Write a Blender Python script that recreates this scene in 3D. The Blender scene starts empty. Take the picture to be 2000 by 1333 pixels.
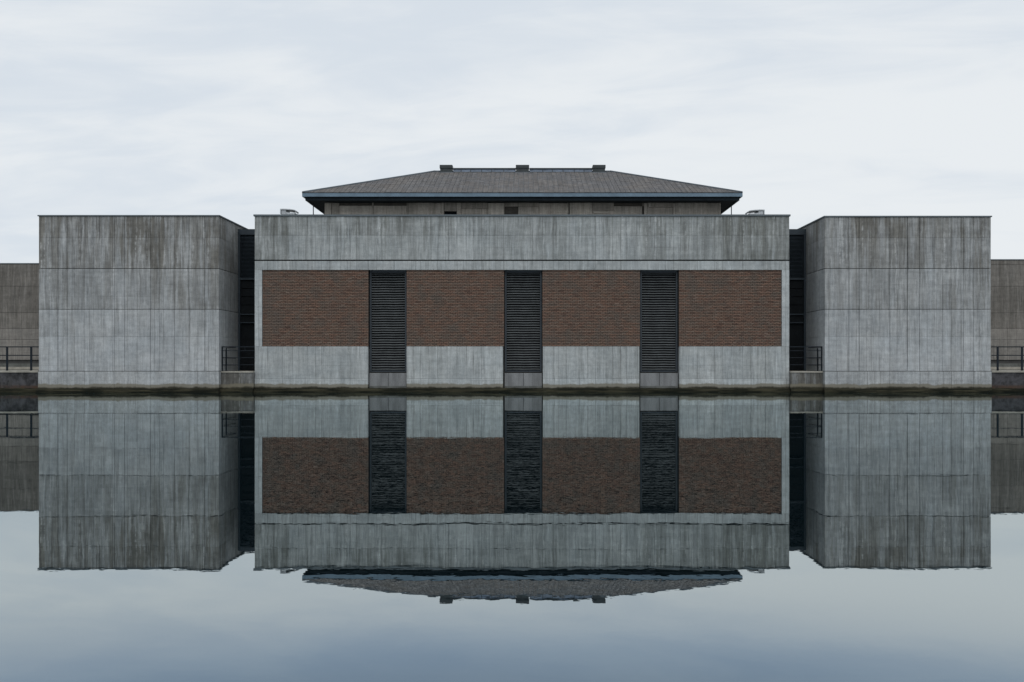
import bpy, math, random
from mathutils import Vector

random.seed(7)
scene = bpy.context.scene
COL = scene.collection
R = math.radians

# ---------------------------------------------------------------- camera, sky, sun, exposure
# Photograph survey: facade plane at Y = 0, 1 photo pixel = 0.023 m there, eye 1.265 m above the water.
S, D, CX, HY, ZC = 0.023, 44.72, 1025.0, 711.0, 1.265
cam_d = bpy.data.cameras.new("camera")
cam = bpy.data.objects.new("camera", cam_d)
COL.objects.link(cam)
cam.location = (0, -D, ZC)
cam.rotation_euler = (R(90), 0, 0)
cam_d.lens, cam_d.sensor_width = 35.0, 36.0
cam_d.shift_x, cam_d.shift_y = -0.0125, 0.02225
cam_d.clip_end = 3000
scene.camera = cam

SUN_EL = R(48)
sun_d = bpy.data.lights.new("sun", 'SUN')
sun_d.energy, sun_d.angle, sun_d.color = 0.95, R(50), (1.0, 0.97, 0.93)
sun = bpy.data.objects.new("sun", sun_d)
sun.rotation_euler = (R(90) - SUN_EL, 0, R(4))
sun.location = (0, -60, 60)
COL.objects.link(sun)

scene.view_settings.view_transform = 'Standard'
scene.view_settings.look = 'None'
scene.view_settings.exposure = 0.0
scene.view_settings.gamma = 1.0
scene.view_settings.use_curve_mapping = False


class NT:
    """tiny node-tree helper"""
    def __init__(self, tree):
        self.t = tree
        tree.nodes.clear()

    def n(self, typ, props=None, **ins):
        nd = self.t.nodes.new(typ)
        for k, v in (props or {}).items():
            setattr(nd, k, v)
        for k, v in ins.items():
            self.set(nd, k, v)
        return nd

    def set(self, nd, key, v):
        if isinstance(key, str) and key.startswith('i') and key[1:].isdigit():
            sock = nd.inputs[int(key[1:])]
        else:
            sock = nd.inputs[key.replace('_', ' ')]
        if isinstance(v, bpy.types.Node):
            v = v.outputs[0]
        if isinstance(v, bpy.types.NodeSocket):
            self.t.links.new(v, sock)
        else:
            sock.default_value = v

    def m(self, op, a, b=0.0, c=None, clamp=False):
        nd = self.n('ShaderNodeMath', dict(operation=op, use_clamp=clamp), i0=a, i1=b)
        if c is not None:
            self.set(nd, 'i2', c)
        return nd.outputs[0]

    def mix(self, f, a, b, blend='MIX'):
        nd = self.n('ShaderNodeMix', dict(data_type='RGBA', blend_type=blend, clamp_factor=True))
        self.set(nd, 'i0', f)
        self.set(nd, 'i6', a if not isinstance(a, tuple) else (*a, 1.0))
        self.set(nd, 'i7', b if not isinstance(b, tuple) else (*b, 1.0))
        return nd.outputs[2]

    def ramp(self, v, lo, hi, a=0.0, b=1.0, smooth=True):
        nd = self.n('ShaderNodeMapRange', dict(interpolation_type='SMOOTHSTEP' if smooth else 'LINEAR'))
        self.set(nd, 'i0', v)
        self.set(nd, 'i1', lo); self.set(nd, 'i2', hi); self.set(nd, 'i3', a); self.set(nd, 'i4', b)
        return nd.outputs[0]

    def noise(self, vec, scale, detail=3.0, rough=0.55, dist=0.0, out=0):
        nd = self.n('ShaderNodeTexNoise')
        self.set(nd, 'Vector', vec)
        self.set(nd, 'Scale', scale); self.set(nd, 'Detail', detail)
        self.set(nd, 'Roughness', rough); self.set(nd, 'Distortion', dist)
        return nd.outputs[out]

    def comb(self, x, y, z):
        return self.n('ShaderNodeCombineXYZ', i0=x, i1=y, i2=z).outputs[0]

    def sep(self, v):
        nd = self.n('ShaderNodeSeparateXYZ', i0=v)
        return nd.outputs[0], nd.outputs[1], nd.outputs[2]


# overcast sky: Nishita seen through an almost closed layer of soft cloud
world = bpy.data.worlds.new("World")
scene.world = world
world.use_nodes = True
w = NT(world.node_tree)
tc = w.n('ShaderNodeTexCoord')
sky = w.n('ShaderNodeTexSky', dict(sky_type='NISHITA', sun_disc=False, sun_elevation=SUN_EL, sun_rotation=R(184)))
dx, dy, dz = w.sep(tc.outputs['Generated'])
dz = w.m('ABSOLUTE', dz)
den = w.m('ADD', dz, 0.42)
px_, py_ = w.m('DIVIDE', dx, den), w.m('DIVIDE', dy, den)
# wind-drawn sheets, slanting a little
pv = w.comb(w.m('ADD', w.m('MULTIPLY', px_, 0.62), w.m('MULTIPLY', py_, 0.35)), w.m('ADD', w.m('MULTIPLY', py_, 1.1), w.m('MULTIPLY', dz, -2.2)), 3.7)
c1 = w.noise(pv, 1.7, 5, 0.52, 0.35)
c2 = w.noise(w.comb(w.m('ADD', w.m('MULTIPLY', px_, 1.2), w.m('MULTIPLY', py_, 0.7)), w.m('MULTIPLY', w.m('ADD', py_, w.m('MULTIPLY', dz, -3.0)), 1.6), 8.1), 3.4, 7, 0.55, 0.5)
cm = w.m('ADD', w.m('MULTIPLY', c1, 0.55), w.m('MULTIPLY', c2, 0.45))
cf = w.ramp(cm, 0.385, 0.60)
cloud = w.mix(cf, (6.95, 7.55, 8.2), (8.15, 8.5, 8.78))
skyc = w.mix(w.ramp(c1, 0.3, 0.7, 0.955, 0.985), sky.outputs[0], cloud)
bg = w.n('ShaderNodeBackground', i0=skyc, i1=0.1)
w.n('ShaderNodeOutputWorld', Surface=bg)


# ---------------------------------------------------------------- mesh and object helpers
def wx(px, Y=0.0):
    return (px - CX) * S * (D + Y) / D


def wz(py, Y=0.0):
    return ZC + (HY - py) * S * (D + Y) / D


WORLD = {}


class MB:
    def __init__(self):
        self.v, self.f = [], []

    def add(self, vs, fs):
        o = len(self.v)
        self.v += [tuple(p) for p in vs]
        self.f += [tuple(i + o for i in f) for f in fs]
        return self

    def box(self, x0, x1, y0, y1, z0, z1):
        vs = [(x, y, z) for z in (z0, z1) for y in (y0, y1) for x in (x0, x1)]
        return self.add(vs, [(0, 2, 3, 1), (4, 5, 7, 6), (0, 1, 5, 4), (2, 6, 7, 3), (0, 4, 6, 2), (1, 3, 7, 5)])

    def slab(self, o, u, v, n, c):
        """block standing on origin o, spanned by u, v with outward depth n; outer edges chamfered by c"""
        o, u, v, n = Vector(o), Vector(u), Vector(v), Vector(n)
        uu, vv, nn = u.normalized() * c, v.normalized() * c, n.normalized() * c
        b = [o, o + u, o + u + v, o + v]
        s = [p + n - nn for p in b]
        t = [o + n + uu + vv, o + u + n - uu + vv, o + u + v + n - uu - vv, o + v + n + uu - vv]
        fs = [(8, 9, 10, 11)]
        for i in range(4):
            j = (i + 1) % 4
            fs += [(i, j, 4 + j, 4 + i), (4 + i, 4 + j, 8 + j, 8 + i)]
        return self.add(b + s + t, fs)

    def tube(self, a, b, r, n=8):
        a, b = Vector(a), Vector(b)
        d = (b - a).normalized()
        p = d.orthogonal().normalized()
        q = d.cross(p)
        ring = [(p * math.cos(2 * math.pi * i / n) + q * math.sin(2 * math.pi * i / n)) * r for i in range(n)]
        vs = [a + k for k in ring] + [b + k for k in ring]
        fs = [(i, (i + 1) % n, n + (i + 1) % n, n + i) for i in range(n)]
        fs += [tuple(range(n))[::-1], tuple(range(n, 2 * n))]
        return self.add(vs, fs)

    def extrude_xz(self, pts, y0, y1):
        n = len(pts)
        vs = [(x, y0, z) for x, z in pts] + [(x, y1, z) for x, z in pts]
        fs = [tuple(range(n)), tuple(range(2 * n - 1, n - 1, -1))]
        fs += [(i, n + i, n + (i + 1) % n, (i + 1) % n) for i in range(n)]
        return self.add(vs, fs)

    def build(self, name, mat, parent=None, kind=None, color=None):
        xs, ys, zs = zip(*self.v)
        c = Vector(((min(xs) + max(xs)) / 2, (min(ys) + max(ys)) / 2, min(zs)))
        me = bpy.data.meshes.new(name)
        me.from_pydata([(x - c.x, y - c.y, z - c.z) for x, y, z in self.v], [], self.f)
        me.validate()
        bm_fix_normals(me)
        me.materials.append(mat)
        return place(name, me, c, parent, kind, color)


def bm_fix_normals(me):
    import bmesh
    b = bmesh.new()
    b.from_mesh(me)
    bmesh.ops.recalc_face_normals(b, faces=b.faces)
    b.to_mesh(me)
    b.free()


def place(name, me, c, parent=None, kind=None, color=None):
    o = bpy.data.objects.new(name, me)
    COL.objects.link(o)
    o.location = c - (WORLD[parent.name] if parent else Vector())
    if parent:
        o.parent = parent
    WORLD[o.name] = Vector(c)
    if kind:
        o['kind'] = kind
    if color:
        o.color = color
    return o


def thing(name, label, cat, loc, group=None):
    o = bpy.data.objects.new(name, None)
    COL.objects.link(o)
    o.location = loc
    o.empty_display_size = 0.3
    WORLD[o.name] = Vector(loc)
    o['label'], o['category'], o['kind'] = label, cat, 'thing'
    if group:
        o['group'] = group
    return o


# ---------------------------------------------------------------- materials
def new_mat(name):
    m = bpy.data.materials.new(name)
    m.use_nodes = True
    return m, NT(m.node_tree)


def finish(t, col, rough=0.85, bump=None, bstr=0.3, bdist=0.01, spec=0.3, metal=0.0):
    p = t.n('ShaderNodeBsdfPrincipled')
    t.set(p, 'Base Color', col if not isinstance(col, tuple) else (*col, 1))
    t.set(p, 'Roughness', rough)
    t.set(p, 'Specular IOR Level', spec)
    t.set(p, 'Metallic', metal)
    if bump is not None:
        b = t.n('ShaderNodeBump', Height=bump, Strength=bstr, Distance=bdist)
        t.set(p, 'Normal', b)
    t.n('ShaderNodeOutputMaterial', Surface=p)


def concrete(name, base, dirt, pale, marks=1.0, wet=True):
    """board-marked, rain-streaked concrete. Object colour: R = grime, G = tone, B = seed of the pour"""
    m, t = new_mat(name)
    g = t.n('ShaderNodeNewGeometry')
    oi = t.n('ShaderNodeObjectInfo')
    osep = t.n('ShaderNodeSeparateColor', i0=oi.outputs['Color'])
    D_, tone, seed = osep.outputs[0], osep.outputs[1], osep.outputs[2]
    x, y, z = t.sep(g.outputs['Position'])
    u = t.m('ADD', x, t.m('MULTIPLY', y, 1.37))
    sd = t.m('MULTIPLY', seed, 11.0)
    # wobble so the runs are not ruler straight
    wob = t.m('MULTIPLY', t.m('SUBTRACT', t.noise(g.outputs['Position'], 2.2, 3), 0.5), 0.10)
    uw = t.m('ADD', u, wob)
    s1 = t.noise(t.comb(uw, sd, t.m('MULTIPLY', z, 0.10)), 2.6, 5, 0.62)
    s2 = t.noise(t.comb(uw, t.m('ADD', sd, 4.0), t.m('MULTIPLY', z, 0.045)), 9.0, 4, 0.6)
    s3 = t.noise(t.comb(uw, t.m('ADD', sd, 9.0), t.m('MULTIPLY', z, 0.035)), 7.0, 5, 0.65)
    cloudy = t.noise(g.outputs['Position'], 0.9, 6, 0.62)
    blot = t.noise(g.outputs['Position'], 5.5, 6, 0.65)
    grain = t.noise(g.outputs['Position'], 34, 4, 0.6)
    run = t.m('ADD', t.m('MULTIPLY', s1, 0.55), t.m('MULTIPLY', s2, 0.45))
    run = t.m('ADD', run, t.m('MULTIPLY', t.m('SUBTRACT', cloudy, 0.5), 0.35))
    runf = t.ramp(run, 0.36, 0.60)
    s4 = t.noise(t.comb(uw, t.m('ADD', sd, 14.0), t.m('MULTIPLY', z, 0.05)), 17.0, 3, 0.6)
    s5 = t.noise(t.comb(uw, t.m('ADD', sd, 21.0), t.m('MULTIPLY', z, 0.11)), 4.5, 4, 0.6)
    big = t.noise(t.comb(u, sd, t.m('MULTIPLY', z, 0.45)), 0.33, 3, 0.5)
    fac = t.m('MULTIPLY', t.m('MULTIPLY', D_, t.ramp(big, 0.32, 0.68, 0.70, 1.25)), t.m('ADD', 0.38, t.m('MULTIPLY', runf, 0.85)), clamp=True)
    col = t.mix(t.ramp(cloudy, 0.35, 0.65), base, tuple(b * k for b, k in zip(base, (0.90, 0.925, 0.95))))
    col = t.mix(fac, col, dirt)
    # lime runs
    lf = t.m('MULTIPLY', t.ramp(s3, 0.57, 0.70), t.ramp(blot, 0.38, 0.6))
    lf = t.m('MULTIPLY', lf, t.m('ADD', 0.22, t.m('MULTIPLY', D_, 0.55)))
    col = t.mix(lf, col, pale)
    # thin dark drip lines left along board joints
    ve = t.n('ShaderNodeTexVoronoi', dict(voronoi_dimensions='1D', feature='DISTANCE_TO_EDGE'))
    t.set(ve, 'W', t.m('ADD', t.m('MULTIPLY', uw, 0.35), u)); t.set(ve, 'Scale', 1.9)
    ln = t.ramp(ve.outputs['Distance'], 0.0, 0.06, 1.0, 0.0)
    brk = t.noise(t.comb(t.m('MULTIPLY', u, 3.0), sd, t.m('MULTIPLY', z, 0.5)), 1.0, 3)
    ln = t.m('MULTIPLY', ln, t.ramp(brk, 0.34, 0.56))
    vz = t.n('ShaderNodeTexVoronoi', dict(voronoi_dimensions='1D', feature='DISTANCE_TO_EDGE'))
    t.set(vz, 'W', t.m('ADD', z, t.m('MULTIPLY', wob, 0.15))); t.set(vz, 'Scale', 1.7)
    lz = t.ramp(vz.outputs['Distance'], 0.0, 0.02, 1.0, 0.0)
    lz = t.m('MULTIPLY', lz, t.ramp(t.noise(t.comb(t.m('MULTIPLY', u, 0.6), sd, z), 1.3, 3), 0.5, 0.62))
    lines = t.m('MAXIMUM', ln, t.m('MULTIPLY', lz, 0.8))
    col = t.mix(t.m('MULTIPLY', lines, 0.5 * marks), col, tuple(d * 0.45 for d in dirt))
    k = t.m('MULTIPLY', t.ramp(blot, 0.3, 0.7, 0.88, 1.08), t.ramp(grain, 0.25, 0.75, 0.84, 1.14))
    # runs come and go down the wall, and are stronger where the wall is dirtier
    pres = t.ramp(t.noise(t.comb(t.m('MULTIPLY', u, 0.9), sd, t.m('MULTIPLY', z, 0.75)), 1.4, 5, 0.65), 0.36, 0.62, 0.25, 1.0)
    pres = t.m('MULTIPLY', pres, t.m('ADD', 0.42, t.m('MULTIPLY', D_, 0.75)))
    d4 = t.m('MULTIPLY', t.ramp(s4, 0.3, 0.7, -0.30, 0.24), pres)
    d5 = t.m('MULTIPLY', t.ramp(s5, 0.32, 0.68, -0.16, 0.10), t.m('ADD', 0.3, D_, clamp=True))
    k = t.m('MULTIPLY', k, t.m('ADD', 1.0, t.m('ADD', d4, d5)))
    # faint casting layers
    lay = t.noise(t.comb(t.m('MULTIPLY', u, 0.35), sd, t.m('MULTIPLY', z, 3.2)), 1.6, 5, 0.7)
    k = t.m('MULTIPLY', k, t.ramp(lay, 0.32, 0.68, 0.91, 1.07))
    k = t.m('MULTIPLY', k, t.m('MULTIPLY', tone, 2.0))
    col = t.mix(1.0, col, t.comb(k, k, k), 'MULTIPLY')
    if wet:   # tide stain
        zz = t.m('ADD', z, t.m('MULTIPLY', t.m('SUBTRACT', t.noise(t.comb(u, 0.0, z), 1.3, 6, 0.7), 0.5), 0.30))
        col = t.mix(t.ramp(zz, 0.33, 0.40, 0.85, 0.0), col, (0.16, 0.145, 0.108))
        col = t.mix(t.ramp(zz, 0.17, 0.27, 0.96, 0.0), col, (0.022, 0.021, 0.013))
    h = t.m('ADD', t.m('MULTIPLY', grain, 0.5), t.m('ADD', blot, t.m('MULTIPLY', lines, -0.6)))
    finish(t, col, 0.88, h, 0.35, 0.006)
    return m


def plain(name, c, rough=0.5, var=0.18, scale=3.0, metal=0.0, spec=0.4, streak=False, island=0.0, bstr=0.15):
    m, t = new_mat(name)
    g = t.n('ShaderNodeNewGeometry')
    oi = t.n('ShaderNodeObjectInfo')
    v = g.outputs['Position']
    if streak:
        x, y, z = t.sep(v)
        v = t.comb(x, y, t.m('MULTIPLY', z, 0.12))
    a = t.noise(v, scale, 5, 0.6)
    b = t.noise(g.outputs['Position'], scale * 9, 3, 0.6)
    k = t.m('MULTIPLY', t.ramp(a, 0.28, 0.72, 1 - var, 1 + var), t.ramp(b, 0.3, 0.7, 1 - var * .6, 1 + var * .6))
    if island:
        r = t.m('FRACT', t.m('ADD', g.outputs['Random Per Island'], oi.outputs['Random']))
        k = t.m('MULTIPLY', k, t.ramp(r, 0.0, 1.0, 1 - island, 1 + island, False))
    col = t.mix(1.0, c, t.comb(k, k, k), 'MULTIPLY')
    finish(t, col, rough, b, bstr, 0.004, spec, metal)
    return m



def slate_mat():
    m, t = new_mat('slate_shingle')
    g = t.n('ShaderNodeNewGeometry')
    P = g.outputs['Position']
    x, y, z = t.sep(P)
    st = t.noise(t.comb(t.m('MULTIPLY', x, 8.0), t.m('MULTIPLY', y, 0.25), t.m('MULTIPLY', z, 0.35)), 1.0, 4, 0.65)
    big = t.noise(P, 0.7, 4, 0.6)
    fine = t.noise(P, 25, 3, 0.6)
    k = t.m('MULTIPLY', t.ramp(g.outputs['Random Per Island'], 0, 1, 0.92, 1.08, False), t.ramp(st, 0.35, 0.68, 0.90, 1.20))
    k = t.m('MULTIPLY', k, t.ramp(fine, 0.3, 0.7, 0.88, 1.12))
    col = t.mix(t.ramp(big, 0.38, 0.62), (0.150, 0.148, 0.152), (0.165, 0.155, 0.150))
    col = t.mix(1.0, col, t.comb(k, k, k), 'MULTIPLY')
    finish(t, col, 0.8, fine, 0.3, 0.004, 0.2)
    return m


M_CONC = concrete('board_concrete', (0.405, 0.422, 0.432), (0.165, 0.160, 0.146), (0.52, 0.53, 0.53))
M_CONCG = concrete('facade_concrete', (0.405, 0.428, 0.432), (0.170, 0.178, 0.168), (0.55, 0.57, 0.575))
M_CONCB = concrete('brown_concrete', (0.215, 0.203, 0.188), (0.12, 0.11, 0.098), (0.28, 0.27, 0.25), 0.8, False)
M_UPPER = concrete('upper_wall_render', (0.44, 0.40, 0.355), (0.22, 0.20, 0.175), (0.46, 0.43, 0.39), 0.5, False)
M_CORE = plain('joint_filler', (0.07, 0.07, 0.068), 0.9)
M_BACK = plain('dark_interior', (0.006, 0.007, 0.008), 0.95, spec=0.05)
M_COPING = plain('coping_metal', (0.085, 0.105, 0.118), 0.5, 0.15, 2)
M_SLAT = plain('louver_metal', (0.062, 0.069, 0.073), 0.5, 0.2, 2.5, spec=0.3)
M_FRAME = plain('louver_frame_metal', (0.035, 0.044, 0.054), 0.5, 0.15, 3, spec=0.25)
M_LINK = plain('dark_cladding_metal', (0.030, 0.040, 0.050), 0.55, 0.15, 2, spec=0.2)
M_LINK_SHADE = plain('shaded_cladding_metal', (0.009, 0.011, 0.013), 0.7, 0.2, 2, spec=0.1)  # darker copy of the cladding, shade of the narrow gap in its colour
M_RAIL = plain('railing_paint', (0.007, 0.012, 0.018), 0.5, 0.15, 5, spec=0.2)
M_FASCIA = plain('fascia_blue_paint', (0.115, 0.175, 0.235), 0.5, 0.15, 1.5)
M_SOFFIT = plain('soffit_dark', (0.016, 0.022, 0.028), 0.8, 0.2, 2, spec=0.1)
M_SHINGLE = slate_mat()
M_HIP = plain('lead_flashing', (0.08, 0.098, 0.115), 0.5, 0.2, 2)
M_VENT = plain('ridge_vent_metal', (0.026, 0.034, 0.038), 0.55, 0.25, 3)
M_GLASSY = plain('skylight_glass', (0.09, 0.115, 0.155), 0.3, 0.25, 3, spec=0.3, bstr=0.0)
M_STEEL = plain('galvanised_steel', (0.40, 0.42, 0.44), 0.35, 0.18, 6, metal=0.5)
M_SLABS = plain('bay_base_stone', (0.17, 0.175, 0.18), 0.8, 0.28, 4, streak=True)
M_TIMBER_SHADE = plain('dark_boarding_and_shade', (0.06, 0.053, 0.046), 0.8, 0.25, 4)  # brown boarding; also the painted soffit shade above the bays


def quay_mat():
    m, t = new_mat('quay_stone')
    g = t.n('ShaderNodeNewGeometry')
    P = g.outputs['Position']
    x, y, z = t.sep(P)
    a = t.noise(P, 3.0, 7, 0.7)
    st = t.noise(t.comb(x, y, t.m('MULTIPLY', z, 0.2)), 6, 4, 0.6)
    col = t.mix(t.ramp(a, 0.35, 0.66), (0.018, 0.018, 0.019), (0.070, 0.069, 0.076))
    col = t.mix(t.m('MULTIPLY', t.ramp(st, 0.5, 0.7), 0.4), col, (0.11, 0.107, 0.105))
    col = t.mix(t.m('MULTIPLY', t.ramp(z, 0.36, 0.22), t.ramp(a, 0.3, 0.6)), col, (0.06, 0.036, 0.024))
    col = t.mix(t.ramp(z, 0.90, 0.915, 0, 0.9), col, (0.30, 0.285, 0.245))
    finish(t, col, 0.8, a, 0.6, 0.02)
    return m


def brick_mat():
    m, t = new_mat('weathered_brick')
    g = t.n('ShaderNodeNewGeometry')
    oi = t.n('ShaderNodeObjectInfo')
    P = g.outputs['Position']
    r = t.m('FRACT', t.m('ADD', g.outputs['Random Per Island'], oi.outputs['Random']))
    cr = t.n('ShaderNodeValToRGB')
    t.set(cr, 'i0', r)
    e = cr.color_ramp.elements
    stops = [(0.0, (0.110, 0.070, 0.055)), (0.2, (0.188, 0.114, 0.084)), (0.42, (0.138, 0.100, 0.080)),
             (0.62, (0.188, 0.114, 0.084)), (0.8, (0.150, 0.112, 0.088)), (1.0, (0.195, 0.138, 0.110))]
    e[0].position, e[0].color = stops[0][0], (*stops[0][1], 1)
    e[1].position, e[1].color = stops[-1][0], (*stops[-1][1], 1)
    for p, c in stops[1:-1]:
        q = e.new(p)
        q.color = (*c, 1)
    big = t.noise(P, 1.1, 5, 0.6)
    big2 = t.noise(P, 2.4, 4, 0.6)
    fine = t.noise(P, 30, 4, 0.6)
    col = t.mix(t.ramp(big, 0.45, 0.66, 0.0, 0.65), cr.outputs[0], (0.118, 0.102, 0.088))
    col = t.mix(t.ramp(big2, 0.52, 0.70, 0.0, 0.5), col, (0.180, 0.116, 0.084))
    k = t.ramp(fine, 0.25, 0.75, 0.8, 1.2)
    col = t.mix(1.0, col, t.comb(k, k, k), 'MULTIPLY')
    finish(t, col, 0.88, fine, 0.3, 0.004)
    return m


def algae_mat():
    m, t = new_mat('algae_slime')
    g = t.n('ShaderNodeNewGeometry')
    P = g.outputs['Position']
    x, y, z = t.sep(P)
    a = t.noise(t.comb(t.m('MULTIPLY', x, 0.35), y, t.m('MULTIPLY', z, 5.0)), 2.2, 6, 0.65)
    col = t.mix(t.ramp(a, 0.4, 0.66), (0.008, 0.009, 0.006), (0.042, 0.039, 0.025))
    finish(t, col, 0.8, a, 0.6, 0.02, 0.1)
    return m


def water_mat():
    m, t = new_mat('still_water')
    g = t.n('ShaderNodeNewGeometry')
    P = g.outputs['Position']
    x, y, z = t.sep(P)
    # slopes of a nearly calm surface (radians), crests drawn out across the view
    n1 = t.noise(t.comb(t.m('MULTIPLY', x, 0.5), y, 0.0), 32.0, 2, 0.5, 0.3, out=1)
    n2 = t.noise(t.comb(t.m('MULTIPLY', x, 0.4), y, 5.0), 3.6, 2, 0.5, 0.2, out=1)
    vec = t.n('ShaderNodeVectorMath', dict(operation='SUBTRACT'), i0=n1, i1=(0.5, 0.5, 0.5))
    vec = t.n('ShaderNodeVectorMath', dict(operation='MULTIPLY'), i0=vec, i1=(0.0010, 0.0038, 0.0))
    ve2 = t.n('ShaderNodeVectorMath', dict(operation='SUBTRACT'), i0=n2, i1=(0.5, 0.5, 0.5))
    ve2 = t.n('ShaderNodeVectorMath', dict(operation='MULTIPLY'), i0=ve2, i1=(0.0006, 0.0032, 0.0))
    vs = t.n('ShaderNodeVectorMath', dict(operation='ADD'), i0=vec, i1=ve2)
    vs = t.n('ShaderNodeVectorMath', dict(operation='ADD'), i0=vs, i1=(0.0, 0.0, 1.0))
    nrm = t.n('ShaderNodeVectorMath', dict(operation='NORMALIZE'), i0=vs)
    fr = t.n('ShaderNodeFresnel', IOR=1.333, Normal=nrm)
    # hand-set curve lifts reflectance above plain Fresnel to brighten the mirrored sky
    cv = t.n('ShaderNodeFloatCurve', Value=fr)
    c = cv.mapping.curves[0]
    c.points[0].location, c.points[1].location = (0.0, 0.05), (1.0, 1.0)
    for q in ((0.10, 0.20), (0.175, 0.37), (0.27, 0.54), (0.36, 0.575), (0.53, 0.585), (0.64, 0.63)):
        c.points.new(*q)
    cv.mapping.update()
    f = cv.outputs[0]
    tint = t.mix(t.ramp(f, 0.37, 0.56), (0.66, 0.83, 1.0), (0.91, 0.98, 0.985))
    gl = t.n('ShaderNodeBsdfGlossy', Roughness=0.0, Normal=nrm)
    t.set(gl, 'Color', tint)
    body = t.n('ShaderNodeBsdfDiffuse')
    t.set(body, 'Color', (0.002, 0.006, 0.008, 1))
    mx = t.n('ShaderNodeMixShader', i0=f, i1=body, i2=gl)
    t.n('ShaderNodeOutputMaterial', Surface=mx)
    return m


M_QUAY, M_BRICK, M_ALGAE, M_WATER = quay_mat(), brick_mat(), algae_mat(), water_mat()
M_MORTAR = plain('raked_mortar', (0.028, 0.024, 0.021), 0.95, 0.25, 4)
M_GROUND = plain('gravel_ground', (0.16, 0.155, 0.14), 0.95, 0.3, 1)
M_KERB = plain('kerb_concrete', (0.30, 0.285, 0.25), 0.9, 0.2, 3)
M_STEP = plain('step_concrete', (0.10, 0.105, 0.10), 0.9, 0.25, 3)

# ---------------------------------------------------------------- the setting: water, ground, quays
MB().add([(-400, -500, 0), (400, -500, 0), (400, 0.6, 0), (-400, 0.6, 0)], [(0, 1, 2, 3)]).build('water', M_WATER, None, 'structure')
MB().box(-400, 400, 3.25, 900, -1.0, 0.83).build('ground', M_GROUND, None, 'structure')


def rng(a, b):
    return random.uniform(a, b)


def colr(dirt, tone=0.5, seed=0.3):
    return (max(0, min(1, dirt * rng(0.9, 1.1))), max(0, tone * rng(0.955, 1.045)), seed, 1.0)


def footing(parent, x0, x1, yf, side=None):
    """slimy ledge at the water line"""
    mb = MB()
    n = max(8, int((x1 - x0) / 0.16))
    prof = [(0.10, 0.175), (0.02, 0.165), (-0.07, 0.135), (-0.10, 0.085), (-0.15, 0.06), (-0.17, -0.25)]
    rows = []
    jit = [rng(-1, 1) for _ in range(n + 1)]
    for i in range(n + 1):
        x = x0 + (x1 - x0) * i / n
        s = 0.5 * jit[i] + 0.5 * jit[max(0, i - 1)]
        rows.append([(x, yf + a + 0.02 * s + rng(-.008, .008), b + (0.018 * s + rng(-.008, .008) if b > 0 else 0)) for a, b in prof])
    vs = [p for r in rows for p in r]
    k = len(prof)
    fs = [(i * k + j, (i + 1) * k + j, (i + 1) * k + j + 1, i * k + j + 1) for i in range(n) for j in range(k - 1)]
    fs += [tuple(range(k)), tuple(n * k + j for j in range(k))[::-1]]
    mb.add(vs, fs)
    return mb.build('footing', M_ALGAE, parent)


def slab_front(parent, px0, px1, py0, py1, Y, depth, color, mat, gap=(0.007, 0.007), gapz=(0.007, 0.007), name='concrete_panel', ch=0.004):
    x0, x1 = wx(px0, Y) + gap[0], wx(px1, Y) - gap[1]
    z1, z0 = wz(py0, Y) - gapz[0], wz(py1, Y) + gapz[1]
    yy = Y + rng(-0.003, 0.003)
    mb = MB().slab((x0, yy + depth, z0), (x1 - x0, 0, 0), (0, 0, z1 - z0), (0, -depth, 0), ch)
    return mb.build(name, mat, parent, None, color)


# ---------------------------------------------------------------- the long brick and concrete building
XL, XR = wx(497.5), wx(1541.5)
ZTOP = wz(423)
main = thing('brick_building', 'long concrete and brick waterside building with three dark louvered bays', 'building', ((XL + XR) / 2, 0, 0))
MB().box(XL + 0.03, XR - 0.03, 0.46, 28.0, -0.3, 7.55).build('core', M_CORE, main)
for sx, x in ((1, XL), (-1, XR)):      # side walls in three lifts
    for (za, zb) in ((-0.3, 5.52), (5.55, 7.9)):
        MB().slab((x + sx * 0.03, 0.46, za), (0, 27.5, 0), (0, 0, zb - za), (-sx * 0.03, 0, 0), 0.004).build('side_wall', M_CONCG, main, None, colr(0.4))
MB().box(XL + 0.05, XR - 0.05, 27.97, 28.0, -0.3, 7.9).build('rear_wall', M_CONCG, main, None, colr(0.4))
MB().box(XL + 0.05, XR - 0.05, 0.46, 27.9, 7.56, 7.62).build('flat_roof', M_STEP, main)

cols = [497.5, 536, 564, 609.5, 659, 676.5, 697, 745, 785, 824, 848, 876, 927, 945, 1010, 1025, 1086, 1128, 1158, 1185, 1231,
        1275, 1315, 1354, 1389, 1413, 1455, 1506, 1541.5]
for a, b in zip(cols[:-1], cols[1:]):
    tn = 0.5 + rng(-0.02, 0.02)
    g0, g1 = rng(.0005, .0025), rng(.0005, .0025)
    end = (a < 560 or b > 1450)
    slab_front(main, a, b, 423, 460, 0, 0.46, colr(0.64 if not end else 0.78, tn * .98, 0.2), M_CONCG, (g0, g1), (0.0, 0.003))
    slab_front(main, a, b, 460, 508.2, 0, 0.46, colr(0.47 if not end else 0.64, tn, 0.2), M_CONCG, (g0, g1), (0.003, 0.012))
lcols = [497.5, 512, 543, 576.5, 645, 678, 719.5, 770, 812, 862, 905, 944, 984.5, 1030, 1059.5, 1112, 1160, 1214, 1250.5, 1299, 1344, 1400,
         1451, 1490, 1527, 1541.5]
for a, b in zip(lcols[:-1], lcols[1:]):
    slab_front(main, a, b, 510.2, 527.6, 0, 0.46, colr(0.27, 0.51 + rng(-.02, .02), 0.6), M_CONCG, (rng(.001, .004), rng(.001, .004)), (0.0, 0.0), 'lintel_panel')
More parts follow.
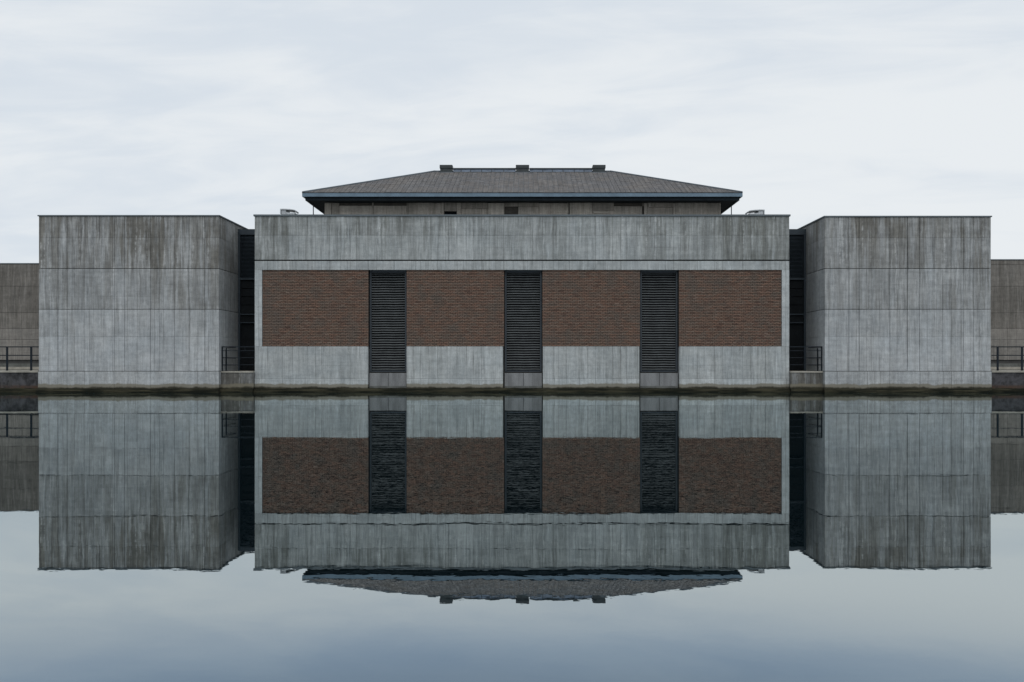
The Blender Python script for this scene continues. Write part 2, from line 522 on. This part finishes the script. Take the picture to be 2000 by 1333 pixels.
# end piers
for a, b in ((497.5, 511.6), (1527.2, 1541.5)):
    for c, d in ((527.6, 600), (600, 677)):
        slab_front(main, a, b, c, d, 0, 0.46, colr(0.12, 0.53, 0.6), M_CONCG, (0, 0), (0.005, 0.0), 'pier')
# low walls under the bricks
for segs in ([497.5, 511.6, 718.5], [794, 982.5], [1060.2, 1249], [1327, 1527.2, 1541.5]):
    for a, b in zip(segs[:-1], segs[1:]):
        slab_front(main, a, b, 677, 740, 0, 0.46, colr(0.30, 0.515 + rng(-.015, .015), 0.9), M_CONCG, (0.003, 0.003), (0.004, 0.003), 'spandrel_panel')
        slab_front(main, a, b, 740, 775, -0.012, 0.472, colr(0.2, 0.54, 0.9), M_CONCG, (0.003, 0.003), (0.003, 0), 'plinth_panel')
# louvered bays
for a, b in ((719.5, 793.5), (985, 1059), (1251, 1326)):
    x0, x1 = wx(a), wx(b)
    za, zb = wz(726.5), wz(527.6)
    fr = MB()
    ft = 0.075
    fr.box(x0 + .02, x0 + .02 + ft, 0.28, 0.45, za + .052, zb)
    fr.box(x1 - .02 - ft, x1 - .02, 0.28, 0.45, za + .052, zb)
    fr.box(x0 + .02, x1 - .02, 0.27, 0.45, za, za + .05)
    fr.box(x0 + .02 + ft, x1 - .02 - ft, 0.28, 0.45, zb - .10, zb - .002)
    louver = fr.build('louver', M_FRAME, main)
    MB().box(x0 + .02, x1 - .02, 0.452, 0.456, za, zb).build('backing', M_BACK, louver)
    n = 40
    pitch = (zb - .10 - za - .06) / n
    me0 = None
    for i in range(n):
        zc = za + .07 + pitch * (i + 0.45)
        l, r_ = x0 + .02 + ft + .004, x1 - .02 - ft - .004
        if me0 is None:
            sag = MB()
            k = 6
            vs = []
            for j in range(k + 1):
                x = l + (r_ - l) * j / k
                dz_ = 0.004 * math.sin(j * 1.9 + a)
                vs += [(x, 0.300, -.026 + dz_), (x, 0.306, -.032 + dz_), (x, 0.350, .018 + dz_), (x, 0.344, .024 + dz_)]
            fs = [(4 * j + q, 4 * j + 4 + q, 4 * j + 4 + (q + 1) % 4, 4 * j + (q + 1) % 4) for j in range(k) for q in range(4)]
            fs += [(0, 1, 2, 3), (4 * k + 3, 4 * k + 2, 4 * k + 1, 4 * k)]
            sag.add([(x, y, z + zc) for x, y, z in vs], fs)
            o = sag.build('slat', M_SLAT, louver)
            me0 = o.data
            c0 = WORLD[o.name].copy()
            z0 = zc
        else:
            o = place('slat', me0, c0 + Vector((0, rng(-.003, .003), zc - z0 + rng(-.003, .003))), louver)
        o.rotation_euler = (rng(-.05, .05), rng(-.0012, .0012), 0)
    # stone base below the louver: two slabs
    xm = (x0 + x1) / 2 + 0.01
    for p, q in ((x0 + .012, xm - .008), (xm + .008, x1 - .012)):
        MB().slab((p, 0.458, 0.02), (q - p, 0, 0), (0, 0, wz(729) - 0.02), (0, -0.26, 0), 0.006).build('base_slab', M_SLABS, main)
    MB().box(x0 + .01, x1 - .01, 0.15, 0.456, -0.25, wz(754.5)).build('base_kerb', M_STEP, main)
footing(main, XL - 0.02, XR + 0.02, -0.02)
MB().box(wx(495.5), wx(1543.5), -0.055, 0.5, wz(423) + .003, wz(419.6)).build('coping', M_COPING, main)

# brick panels: mortar bed set back, real bricks, the three lowest courses singly
COURSE = 3.404 / 49
for pi, (a, b) in enumerate(((511.9, 719.2), (793.8, 984.6), (1059.4, 1250.4), (1326.4, 1527))):
    x0, x1 = wx(a), wx(b)
    zb, zt = wz(677) + .002, wz(527.6) - .003
    H = (zt - zb) / 49
    bed = MB().box(x0, x1, 0.095, 0.458, zb, zt).build('brick_panel', M_MORTAR, main)
    rest = MB()
    nb = round((x1 - x0) / 0.205)
    Wd = (x1 - x0) / nb
    shared = {}
    for c in range(49):
        z0 = zb + c * H + 0.008
        off = (0.0, 0.5)[c % 2]
        edges = [x0]
        for i in range(nb + 1):
            e = x0 + (i + off) * Wd
            if x0 + .02 < e < x1 - .02:
                edges.append(e + rng(-.006, .006))
        edges.append(x1)
        for l, r_ in zip(edges[:-1], edges[1:]):
            pr = rng(-.007, .007)
            zj = rng(-.003, .003)
            zh = H - 0.022
            l2, r2 = l + .005, r_ - .005
            if c < 3:
                half = (r2 - l2) < Wd * 0.75
                if half not in shared:
                    o = MB().slab((l2, 0.09, z0), (r2 - l2, 0, 0), (0, 0, zh), (0, -0.035, 0), 0.004).build('brick', M_BRICK, bed)
                    shared[half] = (o.data, WORLD[o.name].copy(), (l2 + r2) / 2, z0)
                    o.location.y += pr
                else:
                    me, c0, xc, zc = shared[half]
                    place('brick', me, c0 + Vector(((l2 + r2) / 2 - xc, pr, z0 - zc + zj)), bed)
            else:
                rest.slab((l2, 0.09, z0 + zj), (r2 - l2, 0, 0), (0, 0, zh), (0, -0.035 + pr, 0), 0.004)
    rest.build('brickwork', M_BRICK, bed, 'stuff')

# ---------------------------------------------------------------- the two concrete blocks
ROWS = [(423, 465, 0.92, .475), (465, 525, 0.76, .485), (525, 604.5, 0.53, .495), (604.5, 658, 0.30, .51), (658, 725.5, 0.20, .515)]
MAJOR = {423: 0.0, 525: 0.013, 604.5: 0.012, 725.5: 0.012}


def block(label, out_px, in_px, cols, top, side):
    """side = +1: inner wall on the right of the block"""
    Y = -0.5
    xo, xi = wx(out_px, Y), wx(in_px, Y)
    xa, xb = min(xo, xi), max(xo, xi)
    YB = 12.0
    t = thing('concrete_block', label, 'building', ((xa + xb) / 2, Y, 0), 'concrete blocks flanking the brick building')
    dT = top - 423
    ztop = wz(423 + dT, Y)
    MB().box(xa + .06, xb - .06, Y + .06, YB - .06, -0.3, ztop - .05).build('core', M_CORE, t)
    seed = 0.35 if side > 0 else 0.75
    gl = {c: random.choice((.002, .005, .007, .010)) for c in cols}
    for (r0, r1, dirt, tone) in ROWS:
        a_, b_ = (r0 + dT if r0 == 423 else r0), r1
        gt, gb = MAJOR.get(r0, .002), MAJOR.get(r1, .002)
        for c0, c1 in zip(cols[:-1], cols[1:]):
            slab_front(t, c0, c1, a_, b_, Y, 0.058, colr(dirt, tone + rng(-.012, .012), seed), M_CONC,
                       (gl[c0] if c0 > cols[0] else 0, gl[c1] if c1 < cols[-1] else 0), (gt, gb))
        z1, z0 = wz(a_, Y) - gt, wz(b_, Y) + gb
        for sx, x, ys in ((side, xi, [Y + .059, 0.42, 1.35, 2.3, 5.0, YB]), (-side, xo, [Y + .059, 4.0, 8.0, YB])):
            for y0, y1 in zip(ys[:-1], ys[1:]):
                MB().slab((x - sx * .058, y0 + .004, z0), (0, y1 - y0 - .008, 0), (0, 0, z1 - z0), (sx * .058, 0, 0), 0.004).build(
                    'concrete_panel', M_CONC, t, None, colr(dirt * .8, tone - .01, seed + .1))
        MB().slab((xa, YB - .058, z0), (xb - xa, 0, 0), (0, 0, z1 - z0), (0, .058, 0), .004).build('concrete_panel', M_CONC, t, None, colr(dirt, tone, seed))
    # plinth, a little proud on the outer side
    pc = [cols[0] - (2 if side > 0 else 0)] + cols[2:-2:2] + [cols[-1] + (0 if side > 0 else 2)]
    for c0, c1 in zip(pc[:-1], pc[1:]):
        slab_front(t, c0, c1, 725.5, 776, Y - 0.02, 0.078, colr(0.24, .51, seed), M_CONC, (.003, .003), (.012, 0), 'plinth_panel')
    MB().box(xi - .06 * (side > 0), xi + .06 * (side < 0), Y + .06, 2.4, -0.25, wz(725.5, Y) - .012).build('plinth_return', M_CONC, t, None, colr(.4, .48, seed))
    footing(t, xa - .05, xb + .03, Y - .03)
    # coping: thin metal trim round the top edge
    cp = MB()
    cp.box(xa - .045, xb + .045, Y - .045, Y + .28, ztop + .003, ztop + .055)
    cp.box(xa - .045, xa + .28, Y + .28, YB + .04, ztop + .003, ztop + .055)
    cp.box(xb - .28, xb + .045, Y + .28, YB + .04, ztop + .003, ztop + .055)
    cp.build('coping', M_COPING, t)
    MB().box(xa + .05, xb - .05, Y + .06, YB - .06, ztop - .049, ztop - .01).build('flat_roof', M_STEP, t)
    return t


block('tall plain concrete block standing left of the long brick building', 76, 427.5,
      [76, 113.5, 131, 183, 223.5, 243, 294, 311, 341, 369, 400, 427.5], 423, 1)
block('tall plain concrete block standing right of the long brick building', 1935, 1611,
      [1611, 1658, 1678, 1703, 1738, 1772, 1796, 1841, 1858, 1882, 1901.5, 1918, 1935], 424.5, -1)

# ---------------------------------------------------------------- dark louvered links in the gaps
YL = 2.45


def link(label, px0, px1, mirror):
    """px0..px1: the gap as the walls define it; the link stands behind it"""
    xa, xb = px0, px1
    t = thing('louvered_link', label, 'building', ((xa + xb) / 2, YL, 0.9), 'dark metal links between blocks and brick building')
    MB().box(xa + .02, xb - .02, YL + .2, 11.0, 0.9, wz(449, YL)).build('core', M_BACK, t)
    z = lambda p: wz(p, YL)
    MB().box(xa + .01, xb - .01, YL - .03, YL + .3, z(459), z(448)).build('cap_panel', M_LINK, t)
    po = MB()
    for x in (xa + .01, xb - .10):
        po.box(x, x + .09, YL - .02, YL + .2, .9, z(459) - .002)
    po.build('post', M_LINK, t)
    lv = MB()
    lv.box(xa + .10, xb - .10, YL - .01, YL + .18, z(547), z(543.5))
    lv = lv.build('louver', M_LINK, t)
    me0 = None
    n = 32
    pitch = (z(460) - z(543)) / n
    for i in range(n):
        zc = z(543) + pitch * (i + .5)
        if me0 is None:
            o = MB().add([(x, y, zc + d) for x in (xa + .104, xb - .104) for y, d in ((YL + .0, -.024), (YL + .006, -.028), (YL + .085, .022), (YL + .079, .027))],
                         [(0, 1, 2, 3), (7, 6, 5, 4), (0, 4, 5, 1), (1, 5, 6, 2), (2, 6, 7, 3), (3, 7, 4, 0)]).build('slat', M_LINK, lv)
            me0, c0, z0 = o.data, WORLD[o.name].copy(), zc
        else:
            place('slat', me0, c0 + Vector((0, rng(-.002, .002), zc - z0 + rng(-.002, .002))), lv)
    ed = [547.3, 564, 580, 596, 612.6]
    for a, b in zip(ed[:-1], ed[1:]):
        MB().slab((xa + .104, YL + .15, z(b) + .012), (xb - xa - .208, 0, 0), (0, 0, z(a) - z(b) - .024), (0, -.07, 0), .008).build('cladding_board', M_LINK_SHADE, t)
    for a, b in ((613, 615.5), (629.5, 631.5)):
        MB().box(xa + .10, xb - .10, YL - .01, YL + .18, z(b), z(a)).build('beam', M_LINK, t)
    MB().slab((xa + .104, YL + .15, z(629.3)), (xb - xa - .208, 0, 0), (0, 0, z(615.7) - z(629.3)), (0, -.07, 0), .008).build('cladding_board', M_LINK_SHADE, t)
    dr = MB().slab((xa + .104, YL + .19, .96), (xb - xa - .208, 0, 0), (0, 0, z(631.7) - .96), (0, -.06, 0), .01).build('door', M_LINK_SHADE, t)
    MB().tube((xa + .3, YL + .09, 1.9), (xa + .3, YL + .09, 2.05), .014).build('handle', M_FRAME, dr)
    return t


XLB, XRB = wx(427.5, -.5), wx(1611, -.5)
link('narrow dark metal louvered link between the left concrete block and brick building', XLB, XL, False)
link('narrow dark metal louvered link between the right concrete block and brick building', XR, XRB, True)

# landings in front of the links
for xa, xb in ((XLB + .002, XL - .002), (XR + .002, XRB - .002)):
    mb = MB()
    mb.box(xa, xb, -0.20, YL + .2, -0.3, wz(728.3, -.2))
    mb.build('landing', M_CONC, None, 'structure', (0.95, 0.30, 0.5, 1))
    MB().box(xa, xb, -0.24, YL + .18, wz(728.3, -.2) + .002, wz(725.4, -.2)).build('landing_slab', M_KERB, None, 'structure')
    ft = footing(None, xa, xb, -0.2)
    ft.name = 'landing_footing'
    ft['kind'] = 'structure'

# ---------------------------------------------------------------- quays, steps, rear walls
for s in (-1, 1):
    e = wx(74.5, 0) if s < 0 else wx(1937.5, 0)
    far = 150 * s
    a, b = min(e, far), max(e, far)
    MB().box(a, b, 0.05, 3.2, -0.5, wz(728, 0)).build('quay', M_QUAY, None, 'structure')
    MB().box(a, b, 0.0, 11.9, wz(728, 0) + .002, wz(724.3, 0)).build('quay_coping', M_KERB, None, 'structure')
    f = footing(None, max(a, -45), min(b, 45), 0.02)
    f.name = 'quay_footing'
    f['kind'] = 'structure'
    zq = wz(724.3, 0)
    yk = 8.4 if s < 0 else 11.4
    MB().box(a, b, yk - 4.4, yk - 1.7, zq + .002, wz(717.3, yk - 4.4)).build('kerb', M_KERB, None, 'structure')
    MB().box(a, b, yk - 1.697, yk, zq + .002, wz(710.3, yk - 1.7)).build('step', M_STEP, None, 'structure')



def rear_wall(label, px_in, far_px, rows, breaks, top_cap, YW):
    x_in, x_far = wx(px_in, YW), wx(far_px, YW)
    t = thing('rear_wall', label, 'wall', ((x_in + x_far) / 2, YW, 0.95), 'low brown concrete walls behind the quay')
    a, b = min(x_in, x_far), max(x_in, x_far)
    MB().box(a, b, YW + .09, YW + .4, .9, wz(rows[0], YW) - .01).build('core', M_CORE, t)
    for i, (r0, r1) in enumerate(zip(rows[:-1], rows[1:])):
        low = i >= len(rows) - 3
        xs = sorted([px_in, far_px] + (breaks if low else breaks[1::2]))
        for c0, c1 in zip(xs[:-1], xs[1:]):
            slab_front(t, c0, c1, r0, r1, YW, .088, colr(.25 if low else .62, (.56 if low else .47) + rng(-.012, .012), .4), M_CONCB, (.006, .006), (.006, .006))
    MB().box(a, b, YW - .03, YW + .42, wz(rows[0], YW), wz(top_cap, YW)).build('coping', M_COPING, t)


rear_wall('low brown concrete wall at the far left behind black railing', 150, -420, [516, 559.5, 611, 642, 663.5, 703.5],
          [43, -25, -92, -160, -227, -295, -362], 514.3, 8.5)
rear_wall('low brown concrete wall at the far right with paler top band behind railing', 1850, 2440, [508.5, 517.5, 559.5, 611.5, 642, 664, 703.5],
          [1968, 2035, 2102, 2170, 2238, 2305, 2372], 506.8, 11.5)


def railing(label, px0, px1, posts, end_post=None):
    Y = 0.14
    t = thing('railing', label, 'railing', (wx((px0 + px1) / 2, Y), Y, .945), 'black metal railings along the quay')
    z = lambda p: wz(p, Y)
    MB().box(wx(px0, Y), wx(px1, Y), Y - .03, Y + .03, z(679), z(677)).build('top_rail', M_RAIL, t)
    MB().box(wx(px0, Y), wx(px1, Y), Y - .018, Y + .018, z(695.4), z(693.6)).build('mid_rail', M_RAIL, t)
    MB().box(wx(px0, Y), wx(px1, Y), Y - .02, Y + .02, z(723.2), z(722.3)).build('bottom_rail', M_RAIL, t)
    for p in posts:
        x = wx(p, Y)
        MB().box(x - .042, x + .042, Y - .02, Y + .02, wz(724.3, 0), z(677) - .006).build('post', M_RAIL, t)


railing('black railing on the quay at the far left, two wide bays', -270, 75.5, [61, 14, -33, -80, -127, -174, -221, -265])
railing('black railing on the quay at the far right, two wide bays', 1936.5, 2280, [1948.5, 1996, 2043, 2090, 2137, 2184, 2231, 2276])


def gap_railing(label, px_wall, px_end, mids, d):
    Y = -0.15
    t = thing('railing', label, 'railing', (wx((px_wall + px_end) / 2, Y), Y, wz(725.4, -.2)), 'black railings on the landings')
    z = lambda p: wz(p, Y)
    xe, xw = wx(px_end, Y), wx(px_wall, Y)
    MB().box(min(xe, xw), max(xe, xw), Y - .025, Y + .025, z(678.6), z(676.9)).build('top_rail', M_RAIL, t)
    for p in (685.5, 699, 713):
        MB().tube((xe, Y, z(p)), (xw, Y, z(p)), .014).build('rail', M_RAIL, t)
    for p in (px_end + d * 1.2,) + mids:
        x = wx(p, Y)
        MB().box(x - .022, x + .022, Y - .02, Y + .02, wz(725.4, -.2), z(678.6) - .002).build('post', M_RAIL, t)
    # return along the block wall
    xr = wx(px_end + d * 1.2, Y)
    for zz in (677.8, 699, 713):
        MB().tube((xr, Y + .02, z(zz) - .01), (xr, 1.9, z(zz) - .01), .016).build('return_rail', M_RAIL, t)
    MB().box(xr - .022, xr + .022, 0.42, 0.46, wz(725.4, -.2), z(678.6) - .03).build('post', M_RAIL, t)


gap_railing('black four bar railing on the landing in the left gap beside the brick building', 496.8, 433.2, (466.5,), 1)
gap_railing('black four bar railing on the landing in the right gap beside the brick building', 1542, 1605.6, (1572,), -1)

# ---------------------------------------------------------------- hip-roofed house behind the parapet
YE = 11.5
EXL, EXR = wx(591, YE), wx(1449.5, YE)
HB = 6.86                               # half depth
YBK = YE + 2 * HB
ZE, ZF = wz(377.3, YE), wz(384.6, YE)   # fascia top and bottom
YR = YE + HB
ZR = wz(336.2, YR)
RXL, RXR = EXL + HB, EXR - HB
house = thing('hip_roofed_house', 'hip roofed house with slate roof and blue fascia above the parapet', 'building', ((EXL + EXR) / 2, YE, 7.6))
roof = MB().add([(EXL, YE, ZE), (EXR, YE, ZE), (EXR, YBK, ZE), (EXL, YBK, ZE), (RXL, YR, ZR), (RXR, YR, ZR)],
                [(0, 1, 5, 4), (1, 2, 5), (2, 3, 4, 5), (3, 0, 4), (0, 3, 2, 1)]).build('roof', M_HIP, house)
# slates, laid course by course
sh = MB()
slope = math.hypot(HB, ZR - ZE)
NC = 21


def slates(P0, along, up, length, inset):
    """P0 eave corner, along = unit eave direction, up = slope vector eave to ridge, inset: hip inset at the ridge on both ends"""
    P0, along, up = Vector(P0), Vector(along), Vector(up)
    nrm = along.cross(up).normalized()
    if nrm.z < 0:
        nrm = -nrm
    for c in range(NC):
        t0, t1 = c / NC, min(1.0, (c + 1.25) / NC)
        l0, r0 = inset * t0, length - inset * t0
        l1, r1 = inset * t1, length - inset * t1
        wd = 0.29
        n = int((r0 - l0) / wd) + 2
        i0 = int(l0 / wd) - 1
        st = i0 * wd
        for i in range(n + 1):
            a, b = st + i * wd + .012, st + (i + 1) * wd - .012 + rng(-.006, .006)
            a0, b0 = max(a, l0), min(b, r0)
            a1, b1 = max(a, l1), min(b, r1)
            if b0 - a0 < .02:
                continue
            if b1 < a1:
                a1 = b1 = (a0 + b0) / 2 if l1 < (a0 + b0) / 2 < r1 else (l1 if b1 < l1 else r1)
            h0, h1 = .034 + rng(0, .016), .008
            tj = t0 + rng(-.0022, .0022)
            low = [P0 + along * a0 + up * tj + nrm * h0, P0 + along * b0 + up * tj + nrm * h0]
            lowb = [p - nrm * (h0 - .004) for p in low]
            hi = [P0 + along * b1 + up * t1 + nrm * h1, P0 + along * a1 + up * t1 + nrm * h1]
            sh.add([low[0], low[1], hi[0], hi[1], lowb[0], lowb[1]], [(0, 1, 2, 3), (4, 5, 1, 0), (4, 0, 3), (1, 5, 2)])


slates((EXL, YE, ZE), (1, 0, 0), (0, HB, ZR - ZE), EXR - EXL, HB)
slates((EXL, YE, ZE), (0, 1, 0), (HB, 0, ZR - ZE), 2 * HB, HB)
slates((EXR, YE, ZE), (0, 1, 0), (-HB, 0, ZR - ZE), 2 * HB, HB)
me = bpy.data.meshes.new('slates')
cc = Vector(((EXL + EXR) / 2, YR, ZE))
me.from_pydata([Vector(p) - cc for p in sh.v], [], sh.f)
me.validate()
me.materials.append(M_SHINGLE)
place('slates', me, cc, roof, 'stuff')
for a, b in (((EXL, YE, ZE), (RXL, YR, ZR)), ((EXR, YE, ZE), (RXR, YR, ZR)), ((EXL, YBK, ZE), (RXL, YR, ZR)), ((EXR, YBK, ZE), (RXR, YR, ZR))):
    up = Vector((0, 0, .045))
    MB().tube(Vector(a) + up, Vector(b) + up, .055, 6).build('hip_cap', M_HIP, roof)
MB().tube((RXL - .1, YR, ZR + .03), (RXR + .1, YR, ZR + .03), .06, 6).build('ridge_cap', M_HIP, roof)
# fascia, inner board and soffit
fa = MB()
fa.box(EXL - .02, EXR + .02, YE - .03, YE + .03, ZF, ZE + .012)
fa.box(EXL - .02, EXL + .04, YE + .03, YBK, ZF, ZE + .012)
fa.box(EXR - .04, EXR + .02, YE + .03, YBK, ZF, ZE + .012)
fa.box(EXL - .02, EXR + .02, YBK, YBK + .04, ZF, ZE + .012)
fa.build('fascia', M_FASCIA, house)
MB().box(EXL - .03, EXR + .03, YE - .045, YE - .031, ZE - .006, ZE + .022).build('drip_edge', M_SOFFIT, house)
ZS = wz(391.8, YE + .12)
MB().box(EXL + .05, EXR - .05, YE + .04, YBK - .04, ZF + .03, ZF + .06).build('soffit', M_SOFFIT, house)
sf = MB()
sf.box(EXL + .12, EXR - .12, YE + .14, YE + .26, ZS, ZF + .03)
sf.box(EXL + .12, EXL + .26, YE + .26, YBK - .2, ZS, ZF + .03)
sf.box(EXR - .26, EXR - .12, YE + .26, YBK - .2, ZS, ZF + .03)
sf.build('inner_fascia', M_SOFFIT, house)
MB().box(EXL + .27, EXR - .27, YE + .27, YBK - .3, ZS + .02, ZS + .05).build('soffit_board', M_SOFFIT, house)
# wall
YWL = YE + 1.05
WXL, WXR = wx(634, YWL), wx(1407.5, YWL)
MB().box(WXL + .03, WXR - .03, YWL + .25, YBK - 1.0, 7.6, ZS + .02).build('core', M_CORE, house)
for x in (WXL, WXR - .06):
    MB().box(x, x + .06, YWL + .02, YBK - 1.0, 7.6, ZS + .018).build('side_wall', M_UPPER, house, None, colr(.5, .5, .1))
# bays of the wall: (left px, right px, top px, set-back m, tone, material, name)
U, Tm, Bk = M_UPPER, M_TIMBER_SHADE, M_BACK
bays = [(634, 647, 391, .00, .46, U, 'pier'), (647, 662, 391, .07, .40, U, 'wall_panel'), (662, 726.5, 402, .03, .50, U, 'wall_panel'),
        (726.5, 729.5, 402, .00, .40, U, 'mullion'), (729.5, 794, 402, .04, .47, U, 'wall_panel'), (794, 797, 391, .0, .38, U, 'mullion'),
        (797, 863, 391, .05, .44, U, 'wall_panel'), (863, 867.5, 391, .00, .52, U, 'post'), (867.5, 892, 413, .18, .2, Bk, 'opening'),
        (892, 900.5, 391, .02, .50, U, 'post'), (900.5, 953, 407.5, .07, .46, U, 'shutter'), (953, 985, 397, .00, .55, U, 'pier'),
        (985, 1012, 404, .17, .45, Tm, 'opening'), (1012, 1053, 404.5, .06, .50, U, 'shutter'), (1053, 1108, 397, .02, .52, U, 'wall_panel'),
        (1108, 1110.5, 391, .0, .52, U, 'mullion'), (1110.5, 1112.5, 391, .1, .2, Bk, 'slot'), (1112.5, 1157, 391, .02, .50, U, 'wall_panel'),
        (1157, 1199, 411, .07, .44, U, 'shutter'), (1199, 1254.5, 403, .06, .47, U, 'wall_panel'), (1254.5, 1258, 403, .14, .3, Tm, 'slot'),
        (1258, 1264, 397, .0, .48, U, 'post'), (1264, 1315, 405, .10, .42, U, 'shutter'), (1315, 1319, 397, .0, .48, U, 'post'),
        (1319, 1382, 391, .03, .45, U, 'wall_panel'), (1382, 1407.5, 391, .07, .37, U, 'pier')]
for (a, b, top, back, tone, mt, nm) in bays:
    Y = YWL + back
    zt = min(wz(top, YWL), ZS + .018)
    MB().slab((wx(a, YWL) + .006, YWL + .26, 7.6), (wx(b, YWL) - wx(a, YWL) - .012, 0, 0), (0, 0, zt - 7.6), (0, -.26 + back, 0), .006).build(
        nm, mt, house, None, colr(.45, tone, .1))
    if top > 392:   # strip above the bay, behind the panel line; soffit shade painted in dark
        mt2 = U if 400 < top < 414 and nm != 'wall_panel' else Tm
        MB().box(wx(a, YWL) + .006, wx(b, YWL) - .006, YWL + (.035 if mt2 is U else .09), YWL + .255, zt + .012, ZS + .018).build('shaded_frieze', mt2, house, None, colr(.6, .40, .1))
# loose pale board leaning in the third shutter
MB().slab((wx(1160, YWL), YWL + .05, wz(416, YWL)), (wx(1188, YWL) - wx(1160, YWL), 0, 0), (0, 0, .05), (0, -.04, 0), .004).build('shutter_rail', U, house, None, colr(.2, .55, .1))
# slim downpipes at the side eaves
for px in (612, 1428.5):
    X = (EXL + .17) if px < CX else (EXR - .17)
    Yp = X / ((px - CX) * S) * D - D
    MB().tube((X, Yp, 7.6), (X, Yp, ZS + .01), .03, 8).build('downpipe', M_HIP, house)
# ridge vents and ridge skylights
vents = ((872, 25), (1020.5, 26), (1169.5, 25))
for cpx, wpx in vents:
    x = wx(cpx, YR)
    hw = wpx * S * (D + YR) / D / 2
    vb = MB().box(x - hw + .03, x + hw - .03, YR - .28, YR + .28, ZR - .12, wz(330.5, YR)).build('ridge_vent', M_VENT, house)
    MB().slab((x - hw, YR - .34, wz(330.5, YR) + .002), (2 * hw, 0, 0), (0, .68, 0), (0, 0, wz(324.4, YR) - wz(330.5, YR)), .02).build('cap', M_VENT, vb)
    MB().box(x - hw - .05, x + hw + .05, YR - .36, YR + .36, ZR - .13, ZR - .07).build('flashing', M_HIP, vb)
for a, b, ps in ((885, 1007.5, (901, 919.5, 940.5, 960.5, 984)), (1034, 1157, (1060, 1079, 1099.5, 1121.5, 1140.5))):
    xa, xb = wx(a, YR), wx(b, YR)
    zt, zl = wz(331.3, YR), wz(337.0, YR - .3)
    fr = MB()
    fr.tube((xa, YR, zt + .03), (xb, YR, zt + .03), .062, 6)
    fr.box(xa, xb, YR - .34, YR - .29, zl - .03, zl + .02)
    fr.box(xa, xb, YR + .29, YR + .34, zl - .03, zl + .02)
    sk = fr.build('ridge_skylight', M_VENT, house)
    xs = [xa] + [wx(p, YR) for p in ps] + [xb]
    for p in xs[1:-1]:
        r_ = MB()
        r_.tube((p, YR - .31, zl + .01), (p, YR, zt + .015), .02, 5)
        r_.tube((p, YR, zt + .015), (p, YR + .31, zl + .01), .02, 5)
        r_.tube((p, YR, zt), (p, YR, zt + .06), .03, 6)
        r_.build('rib', M_VENT, sk)
    for p, q in zip(xs[:-1], xs[1:]):
        for sy in (-1, 1):
            MB().add([(p + .02, YR + sy * .29, zl + .012), (q - .02, YR + sy * .29, zl + .012), (q - .02, YR + sy * .012, zt - .004), (p + .02, YR + sy * .012, zt - .004),
                      (p + .02, YR + sy * .29, zl + .002), (q - .02, YR + sy * .29, zl + .002), (q - .02, YR + sy * .012, zt - .014), (p + .02, YR + sy * .012, zt - .014)],
                     [(0, 1, 2, 3), (7, 6, 5, 4), (0, 4, 5, 1), (1, 5, 6, 2), (2, 6, 7, 3), (3, 7, 4, 0)]).build('pane', M_GLASSY, sk)


# ---------------------------------------------------------------- sheet-metal exhaust hoods on the flat roof
def hood(label, px_back, px_lip, ytop, m):
    """m = +1: hood opens to the right"""
    Y = 1.5
    X = lambda f: wx(px_back + (px_lip - px_back) * f, Y)
    z = lambda p: wz(p, Y)
    t = thing('roof_vent', label, 'roof vent', (X(.5), Y, 7.62), 'metal vent hoods on the flat roof')
    dy = ytop - 410
    outer = [(0, 419.5), (0, 410.2), (.3, 410), (.6, 410.6), (.82, 411.6), (.93, 412.3), (.99, 413.6), (1, 415.8)]
    inner = [(.965, 415.8), (.95, 414.0), (.90, 413.2), (.80, 412.8), (.6, 412.2), (.3, 412), (.06, 412), (.05, 419.5)]
    pts = [(X(f), z(p + dy)) for f, p in outer + inner]
    MB().extrude_xz(pts, Y - .3, Y + .3).build('hood', M_STEEL, t)
    bx = MB()
    for f0, f1, p0, p1 in ((.06, .36, 412.4, 424), (.36, .56, 416, 424), (.56, .9, 417.2, 424)):
        a, b = sorted((X(f0), X(f1)))
        bx.box(a + .003, b - .003, Y - .24, Y + .24, 7.62, z(p0 + dy))
    bx.build('base', M_STEEL, t)
    a, b = sorted((X(.42), X(.62)))
    MB().box(a, b, Y - .26, Y - .245, z(416.4 + dy), z(414.4 + dy)).build('gap_shade_plate', M_VENT, t)  # dark plate standing in for the shaded gap under the hood
    MB().tube((X(.58), Y - .2, z(415 + dy)), (X(1.02), Y - .2, z(416.8 + dy)), .012, 6).build('stay', M_VENT, t)
    MB().tube((X(1.02), Y - .2, z(416.8 + dy)), (X(1.10), Y - .2, z(421 + dy)), .012, 6).build('stay', M_VENT, t)


hood('grey metal vent hood on the flat roof left of the hip roofed house', 550, 581, 410, 1)
hood('grey metal vent hood on the flat roof right of the hip roofed house', 1490.5, 1458, 411.5, -1)
